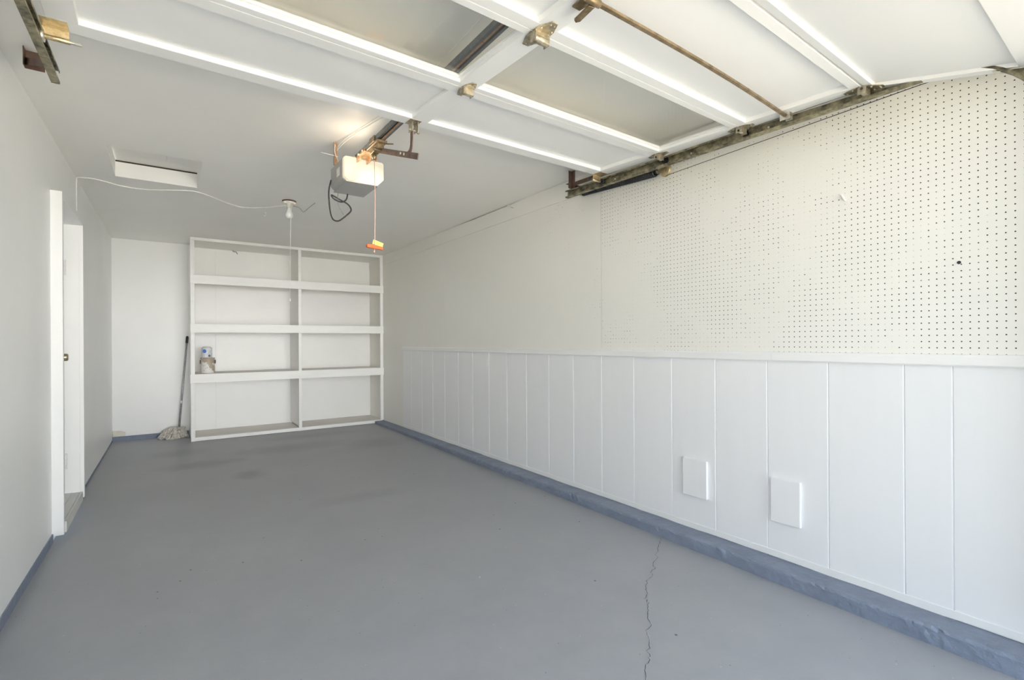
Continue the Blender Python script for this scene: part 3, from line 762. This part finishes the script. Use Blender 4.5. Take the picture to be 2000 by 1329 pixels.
# ------------------------------------------------------------------ opener
op = thing('door_opener', (1.0, 3.0, 2.24), 'grey motor opener hung from the ceiling with a lit lamp', 'garage door opener')
oct_ = [(.905, 2.168), (1.092, 2.168), (1.132, 2.207), (1.131, 2.312), (1.118, 2.318), (.892, 2.318), (.880, 2.305), (.880, 2.190)]
bm = BM(); prism(bm, oct_, lambda p, d: (p[0], d, p[1]), 3.032, 3.275); obj('motor_housing', bm, M['motor'], op, .004)
bm = BM(); prism(bm, [(.9, 2.1645), (1.094, 2.1645), (1.099, 2.1675), (1.094, 2.168), (.9, 2.168)], lambda p, d: (p[0], d, p[1]), 3.005, 3.285); obj('base_plate', bm, M['motor'], op)
cx_, cz_ = 1.006, 2.243
bm = BM(); oi = [(cx_ + (x - cx_) * .985, cz_ + (z - cz_) * .97) for x, z in oct_]; prism(bm, oi, lambda p, d: (p[0], d, p[1]), 2.998, 3.031)
obj('lamp_lens', bm, M['lens'], op, .006)
bm = BM()
for k in range(5): box(bm, .8775, .8795, 3.075 + k * .013, 3.081 + k * .013, 2.215, 2.265)
obj('side_print', bm, M['white_plastic'], op)
def rx(y): return 1.075 - .028 * y
def rz(y): return 2.426 - .030 * y
bm = BM()
def railbox(bm, y0, y1, x0, x1, z0, z1):
    hexa(bm, [(rx(y0) + x0, y0, rz(y0) + z0), (rx(y0) + x1, y0, rz(y0) + z0), (rx(y1) + x1, y1, rz(y1) + z0), (rx(y1) + x0, y1, rz(y1) + z0),
              (rx(y0) + x0, y0, rz(y0) + z1), (rx(y0) + x1, y0, rz(y0) + z1), (rx(y1) + x1, y1, rz(y1) + z1), (rx(y1) + x0, y1, rz(y1) + z1)])
railbox(bm, .06, 3.05, -.0235, .0235, .008, .012); railbox(bm, .06, 3.05, -.0235, -.0205, -.014, .008); railbox(bm, .06, 3.05, .0205, .0235, -.014, .008)
railbox(bm, .06, 3.05, -.0205, -.010, -.014, -.011); railbox(bm, .06, 3.05, .010, .0205, -.014, -.011)
obj('rail', bm, M['galv'], op)
bm = BM(); railbox(bm, 2.3, 3.08, -.006, .006, -.020, -.0165); railbox(bm, .1, 2.3, -.006, .006, -.008, -.004); obj('drive_chain', bm, M['copper'], op)
bm = BM(); railbox(bm, 2.86, 3.10, -.032, .032, -.028, -.0145); railbox(bm, 2.93, 3.09, .026, .034, -.052, -.020); railbox(bm, 2.93, 3.09, -.034, -.026, -.052, -.020)
for y in (2.88, 2.95, 3.01): lathe(bm, [(.007, -.010), (.007, 0), (.004, .004)], (rx(y) - .034, y, rz(y) - .02), 'x', 8)
obj('rail_bracket', bm, M['copper'], op, .001, seg=1)
bm = BM(); railbox(bm, 2.68, 2.84, -.030, .030, -.034, -.0210); railbox(bm, 2.70, 2.82, -.018, .020, -.062, -.034); railbox(bm, 2.72, 2.79, -.032, -.0245, -.020, .014); railbox(bm, 2.72, 2.79, .0245, .032, -.020, .014)
lathe(bm, [(.010, -.03), (.010, .03)], (rx(2.76), 2.735, rz(2.76) - .058), 'x', 12); lathe(bm, [(.014, 0), (.014, -.02), (.009, -.034)], (rx(2.8), 2.80, rz(2.8) - .06), 'z', 12)
tube(bm, [(rx(2.7) + .03, 2.70, rz(2.7) - .03), (rx(2.7) + .06, 2.665, rz(2.7) - .036)], .004, 8)
obj('trolley', bm, M['bar'], op, .002, seg=1)
# two-piece arm
xA = 1.012
def armbar(bm, pts, w, t, xo):
    pts = [Vector((0, a, b)) for a, b in pts]; prev = None
    for i, p in enumerate(pts):
        d_ = (pts[min(i + 1, len(pts) - 1)] - pts[max(i - 1, 0)]).normalized(); nn = Vector((0, -d_.z, d_.y))
        v = [bm.verts.new(p + nn * w * .5 * a + Vector((xo + t * b, 0, 0))) for a, b in ((-1, 0), (1, 0), (1, 1), (-1, 1))]
        if prev:
            for k in range(4): bm.faces.new((prev[k], prev[(k + 1) % 4], v[(k + 1) % 4], v[k]))
        else: bm.faces.new(v)
        prev = v
    bm.faces.new(prev[::-1])
arm = BM(); armbar(arm, [(2.745, 2.288), (2.48, 2.188), (2.235, 2.097)], .030, .004, xA)
ar = obj('door_arm', arm, M['rust'], op)
bm = BM()
for k in range(5):
    y = 2.262 + k * .018; z = 2.097 + (y - 2.235) * (2.288 - 2.097) / (2.745 - 2.235)
    lathe(bm, [(.0042, 0), (.0042, -.0012)], (xA - .0002, y, z), 'x', 10)
obj('slot_hole', bm, M['black'], ar)
bm = BM(); tA3 = D((sA, tA + .002, -.042))
armbar(bm, smooth_path([(2.46, 2.184), (2.42, 2.168), (2.37, 2.152), (2.335, 2.163), (2.322, 2.195), (tA3.y, tA3.z)], 5), .026, .004, xA + .005); obj('curved_arm', bm, M['rust'], op)
for (y, z) in ((2.445, 2.178), (2.40, 2.160), (tA3.y, tA3.z)):
    bm = BM(); lathe(bm, [(.007, -.003), (.007, .016)], (xA, y, z), 'x', 8); obj('arm_bolt', bm, M['zinc_light'], op)
# ceiling straps
for x0, y0 in ((.882, 3.17), (1.112, 3.10)):
    bm = BM(); box(bm, x0 - .012, x0 + .012, y0, y0 + .003, 2.30, CEIL - .001); box(bm, x0 - .012, x0 - .009, y0 - .02, y0, 2.30, CEIL - .001)
    lathe(bm, [(.006, 0), (.006, -.005)], (x0, y0, 2.335), 'y', 8); lathe(bm, [(.006, 0), (.006, -.005)], (x0, y0, 2.40), 'y', 8)
    obj('hanging_strap', bm, M['copper'], op)
bm = BM(); tube(bm, [(.80, 3.19, 2.372), (.870, 3.16, 2.358), (.89, 3.15, 2.352)], .003, 6); obj('strap_screw', bm, M['wire'], op)
# mains cord
bm = BM()
cp = [(.879, 3.262, 2.235), (.868, 3.275, 2.17), (.872, 3.285, 2.10), (.885, 3.30, 2.03), (.905, 3.31, 1.995), (.94, 3.31, 1.992), (.985, 3.30, 2.03), (1.015, 3.295, 2.068), (.995, 3.29, 2.102), (.945, 3.285, 2.122), (.888, 3.285, 2.146), (.905, 3.29, 2.124), (.95, 3.29, 2.112), (.98, 3.285, 2.13), (.985, 3.268, 2.166)]
tube(bm, smooth_path(cp, 8), .0048, 8); obj('mains_cord', bm, M['black'], op)
bm = BM(); tube(bm, smooth_path([(.925, 3.27, 2.166), (.924, 3.283, 2.115), (.935, 3.29, 2.08), (.965, 3.29, 2.03)], 5), .0014, 6); obj('antenna_wire', bm, M['dark_wire'], op)
bm = BM(); tube(bm, smooth_path([(.885, 3.16, 2.40), (.90, 3.05, 2.425), (.94, 2.85, 2.438), (1.0, 2.40, 2.437), (1.0, 1.6, 2.437), (.93, .8, 2.437), (.93, .08, 2.437)], 6), .0022, 6)
tube(bm, smooth_path([(.885, 3.16, 2.39), (.91, 3.04, 2.418), (.965, 2.80, 2.436), (1.03, 2.40, 2.437), (1.06, 1.6, 2.437), (1.0, .9, 2.437)], 6), .0022, 6)
tube(bm, smooth_path([(.875, 3.15, 2.425), (.868, 3.14, 2.38), (.885, 3.14, 2.33), (.90, 3.16, 2.318)], 6), .0022, 6)
obj('bell_wire', bm, M['wire'], op)
# emergency release
HY = 2.795
bm = BM(); tube(bm, [(rx(2.8) , 2.80, rz(2.8) - .085), (.999, HY, 2.05), (.996, HY, 1.775), (.994, HY, 1.722)], .0022, 6); tube(bm, [(.994, HY, 1.724), (.989, HY - .004, 1.716), (.996, HY, 1.713)], .004, 6); rc = obj('release_cord', bm, M['rope'], op)
bm = BM(); prism(bm, [(.947, 1.738), (.948, 1.755), (.965, 1.757), (1.0, 1.755), (1.043, 1.747), (1.042, 1.731), (1.01, 1.733), (.98, 1.735)], lambda p, d: (p[0], d, p[1]), HY - .010, HY + .010); obj('pull_handle', bm, M['orange'], rc, .003)
tagp = [(.992, 1.790), (1.052, 1.772), (1.045, 1.748), (.986, 1.764)]
bm = BM(); prism(bm, tagp, lambda p, d: (p[0], d, p[1]), HY + .0105, HY + .0120); obj('warning_tag', bm, M['yellow'], rc)
bm = BM()
for k in range(3):
    q = .2 + k * .25; a = Vector(tagp[0]).lerp(Vector(tagp[3]), q); b = Vector(tagp[1]).lerp(Vector(tagp[2]), q); a2 = a.lerp(b, .15); b2 = a.lerp(b, .82)
    prism(bm, [(a2.x, a2.y), (b2.x, b2.y), (b2.x, b2.y - .0022), (a2.x, a2.y - .0022)], lambda p, d: (p[0], d, p[1]), HY + .0098, HY + .0104)
obj('tag_print', bm, M['tagink'], rc)

# ------------------------------------------------------------------ ceiling lamp holder, cable, small fixings
L = Vector((.905, 4.696, CEIL))
lp = thing('lamp_holder', L, 'white ceiling lamp holder with a bare bulb and pull cord', 'ceiling lamp')
bm = BM(); lathe(bm, [(.0575, -.0005), (.0575, -.011), (.05, -.012)], L, seg=28); obj('ceiling_box', bm, M['rust'], lp)
bm = BM(); lathe(bm, [(.030, -.010), (.056, -.012), (.058, -.018), (.050, -.026), (.024, -.030), (.022, -.058), (.0205, -.060)], L, seg=28)
for q in (-.038, .036): box(bm, L.x + q - .01, L.x + q + .01, L.y - .045, L.y - .02, CEIL - .034, CEIL - .018)
obj('socket', bm, M['porcelain'], lp)
bm = BM(); lathe(bm, [(.013, -.058), (.0145, -.072), (.020, -.092), (.0285, -.112), (.031, -.126), (.028, -.141), (.017, -.152), (.004, -.156)], L, seg=24); obj('bulb', bm, M['bulb'], lp)
bm = BM(); tube(bm, [(L.x + .012, L.y - .028, CEIL - .03), (L.x + .004, L.y - .034, 2.2), (L.x - .004, L.y - .036, 1.57)], .0016, 6); lathe(bm, [(.002, .02), (.006, .012), (.006, -.004), (.002, -.008)], (L.x - .004, L.y - .036, 1.565), seg=10); obj('pull_cord', bm, M['wire'], lp)

bm = BM(); zc = CEIL - .004
w_ = [(-.536, 4.93, 2.197), (-.534, 4.915, 2.32), (-.531, 4.90, 2.42), (-.522, 4.885, zc - .002), (-.47, 4.872, zc), (-.409, 4.873, zc), (-.262, 4.967, zc), (-.099, 4.968, zc), (.174, 4.818, zc), (.30, 4.88, zc), (.404, 4.997, zc), (.578, 5.138, zc), (.734, 5.054, zc), (.84, 4.86, zc - .016), (.882, 4.72, zc - .034)]
tube(bm, smooth_path(w_, 6), .0042, 8)
wr = tag(obj('lamp_cable', bm, M['wire'], loc=(-.53, 4.9, 2.3)), 'thin white cable wandering over the ceiling to the lamp holder', 'cable')
bm = BM(); tube(bm, smooth_path([(.94, 4.72, zc - .03), (1.02, 4.84, zc - .006), (1.09, 5.0, zc), (1.098, 4.80, zc), (1.105, 4.62, zc)], 3), .0017, 6)
tag(obj('loose_wire', bm, M['dark_wire'], loc=(.95, 4.75, zc)), 'short kinked dark wire on the ceiling right of the lamp holder', 'wire')
bm = BM(); c = (.80, 5.25, CEIL); lathe(bm, [(.008, 0), (.008, -.004), (.003, -.006)], c, seg=10); tube(bm, smooth_path([(.80, 5.25, CEIL - .004), (.80, 5.25, CEIL - .022), (.792, 5.245, CEIL - .032), (.785, 5.243, CEIL - .026)], 4), .0028, 8)
tag(obj('ceiling_hook', bm, M['white_plastic'], loc=c), 'tiny white cup hook in the ceiling left of the lamp holder', 'hook')
bm = BM(); tube(bm, [(XR - .002, 3.645, 2.395), (XR - .06, 3.65, 2.412)], .0035, 8); lathe(bm, [(.006, 0), (.006, -.003)], (XR - .06, 3.65, 2.412), 'x', 10)
tag(obj('wall_nail', bm, M['white_plastic'], loc=(XR, 3.645, 2.395)), 'painted nail sticking out near the ceiling on the right wall', 'nail')
bm = BM(); tube(bm, [(XR + .003, .993, 1.836), (XR - .022, 1.0, 1.861), (XR - .024, 1.0, 1.863)], [.0055, .0055, .004], 10)
tag(obj('wooden_peg', bm, M['white_plastic'], loc=(XR, .993, 1.836)), 'white dowel peg stuck in the near pegboard sheet', 'peg')
bm = BM(); lathe(bm, [(.007, .002), (.0065, -.0012), (.004, -.002)], (XR, .594, 1.498), 'x', 12)  # black disc stands in for a dark hole
tag(obj('dark_hole_disc', bm, M['black'], loc=(XR, .594, 1.498)), 'black disc standing for a hole in the near pegboard sheet', 'plug')
# blank cover boards low on the planks
for (y0, y1, z0, z1, lab) in ((1.707, 1.868, .272, .492, 'smaller farther blank white cover board low on the plank wall'), (1.192, 1.337, .264, .490, 'larger nearer blank white cover board low on the plank wall')):
    bm = BM(); box(bm, XR - .017, XR + .001, y0, y1, z0, z1)
    tag(obj('cover_board', bm, M['panel'], bevel=.0025, loc=(XR, (y0 + y1) / 2, z0)), lab, 'cover board', 'cover boards on the plank wall')

# ------------------------------------------------------------------ light
wd = bpy.data.worlds.new('sky'); SC.world = wd; wd.use_nodes = True
nt = wd.node_tree; bg = nt.nodes['Background']
# bluish sky; low glow added facing the opening to brighten the back wall
tc = nd(nt, 'ShaderNodeTexCoord'); sp_ = nd(nt, 'ShaderNodeSeparateXYZ'); nt.links.new(tc.outputs['Generated'], sp_.inputs[0])
def gauss(v, c, sg):
    d = mth(nt, 'DIVIDE', mth(nt, 'SUBTRACT', v, c), sg)
    return mth(nt, 'EXPONENT', mth(nt, 'MULTIPLY', mth(nt, 'MULTIPLY', d, d), -.5))
SKY, LOW_GLOW = 1.52, 12.5
fw = mth(nt, 'LESS_THAN', sp_.outputs['Y'], 0.)
gl = mth(nt, 'MULTIPLY', fw, mth(nt, 'MULTIPLY', gauss(sp_.outputs['X'], -.02, .26), gauss(sp_.outputs['Z'], .0, .095)))
cs_ = nd(nt, 'ShaderNodeVectorMath', operation='SCALE'); cs_.inputs[0].default_value = (1., .985, .955); nt.links.new(mth(nt, 'MULTIPLY', gl, LOW_GLOW), cs_.inputs['Scale'])
ca = nd(nt, 'ShaderNodeVectorMath', operation='ADD'); nt.links.new(cs_.outputs[0], ca.inputs[0]); ca.inputs[1].default_value = tuple(SKY * c for c in (.72, .85, 1.))
nt.links.new(ca.outputs[0], bg.inputs['Color']); bg.inputs['Strength'].default_value = 1.
def light(name, kind, loc, energy, col, **kw):
    l = bpy.data.lights.new(name, kind); l.energy = energy; l.color = col
    for k, v in kw.items(): setattr(l, k, v)
    o = bpy.data.objects.new(name, l); COL.objects.link(o); o.location = loc; return o
sun = light('sun', 'SUN', (0, -5, 8), 130., (1, .945, .86), angle=.009)
sun.rotation_euler = Vector((-.20, -.80, -.565)).to_track_quat('-Z', 'Y').to_euler()
pt = light('sky_portal', 'AREA', ((OX0 + OX1) / 2, -.06, OZ / 2), 1., (1, 1, 1), shape='RECTANGLE', size=OX1 - OX0, size_y=OZ)
pt.rotation_euler = Vector((0, 1, 0)).to_track_quat('-Z', 'Z').to_euler(); pt.data.cycles.is_portal = True
bulb = light('opener_bulb', 'POINT', (.925, 2.90, 2.255), 1.0, (1, .83, .62), shadow_soft_size=.03)

# ------------------------------------------------------------------ camera
th = math.radians(35.); RO = .0055
F = Vector((math.sin(th), math.cos(th), 0)); R = Vector((math.cos(th), -math.sin(th), 0)); Z = Vector((0, 0, 1))
cx = (R - Z * RO).normalized(); cy = (Z + R * RO).normalized(); cz = -F
cam = bpy.data.cameras.new('camera'); co = bpy.data.objects.new('camera', cam); COL.objects.link(co)
m = Matrix((cx, cy, cz)).transposed().to_4x4(); m.translation = Vector((0, 0, H)); co.matrix_world = m
cam.sensor_fit = 'HORIZONTAL'; cam.sensor_width = 36.; cam.lens = 970. / 2000 * 36; cam.shift_y = 3. / 2000
cam.clip_start = .02
SC.camera = co

vs = SC.view_settings; vs.view_transform = 'Standard'; vs.look = 'None'; vs.exposure = .70; vs.gamma = 1.; vs.use_curve_mapping = False
SC.cycles.max_bounces = 24; SC.cycles.diffuse_bounces = 16; SC.cycles.glossy_bounces = 6; SC.cycles.transparent_max_bounces = 16
SC.cycles.sample_clamp_indirect = 8.
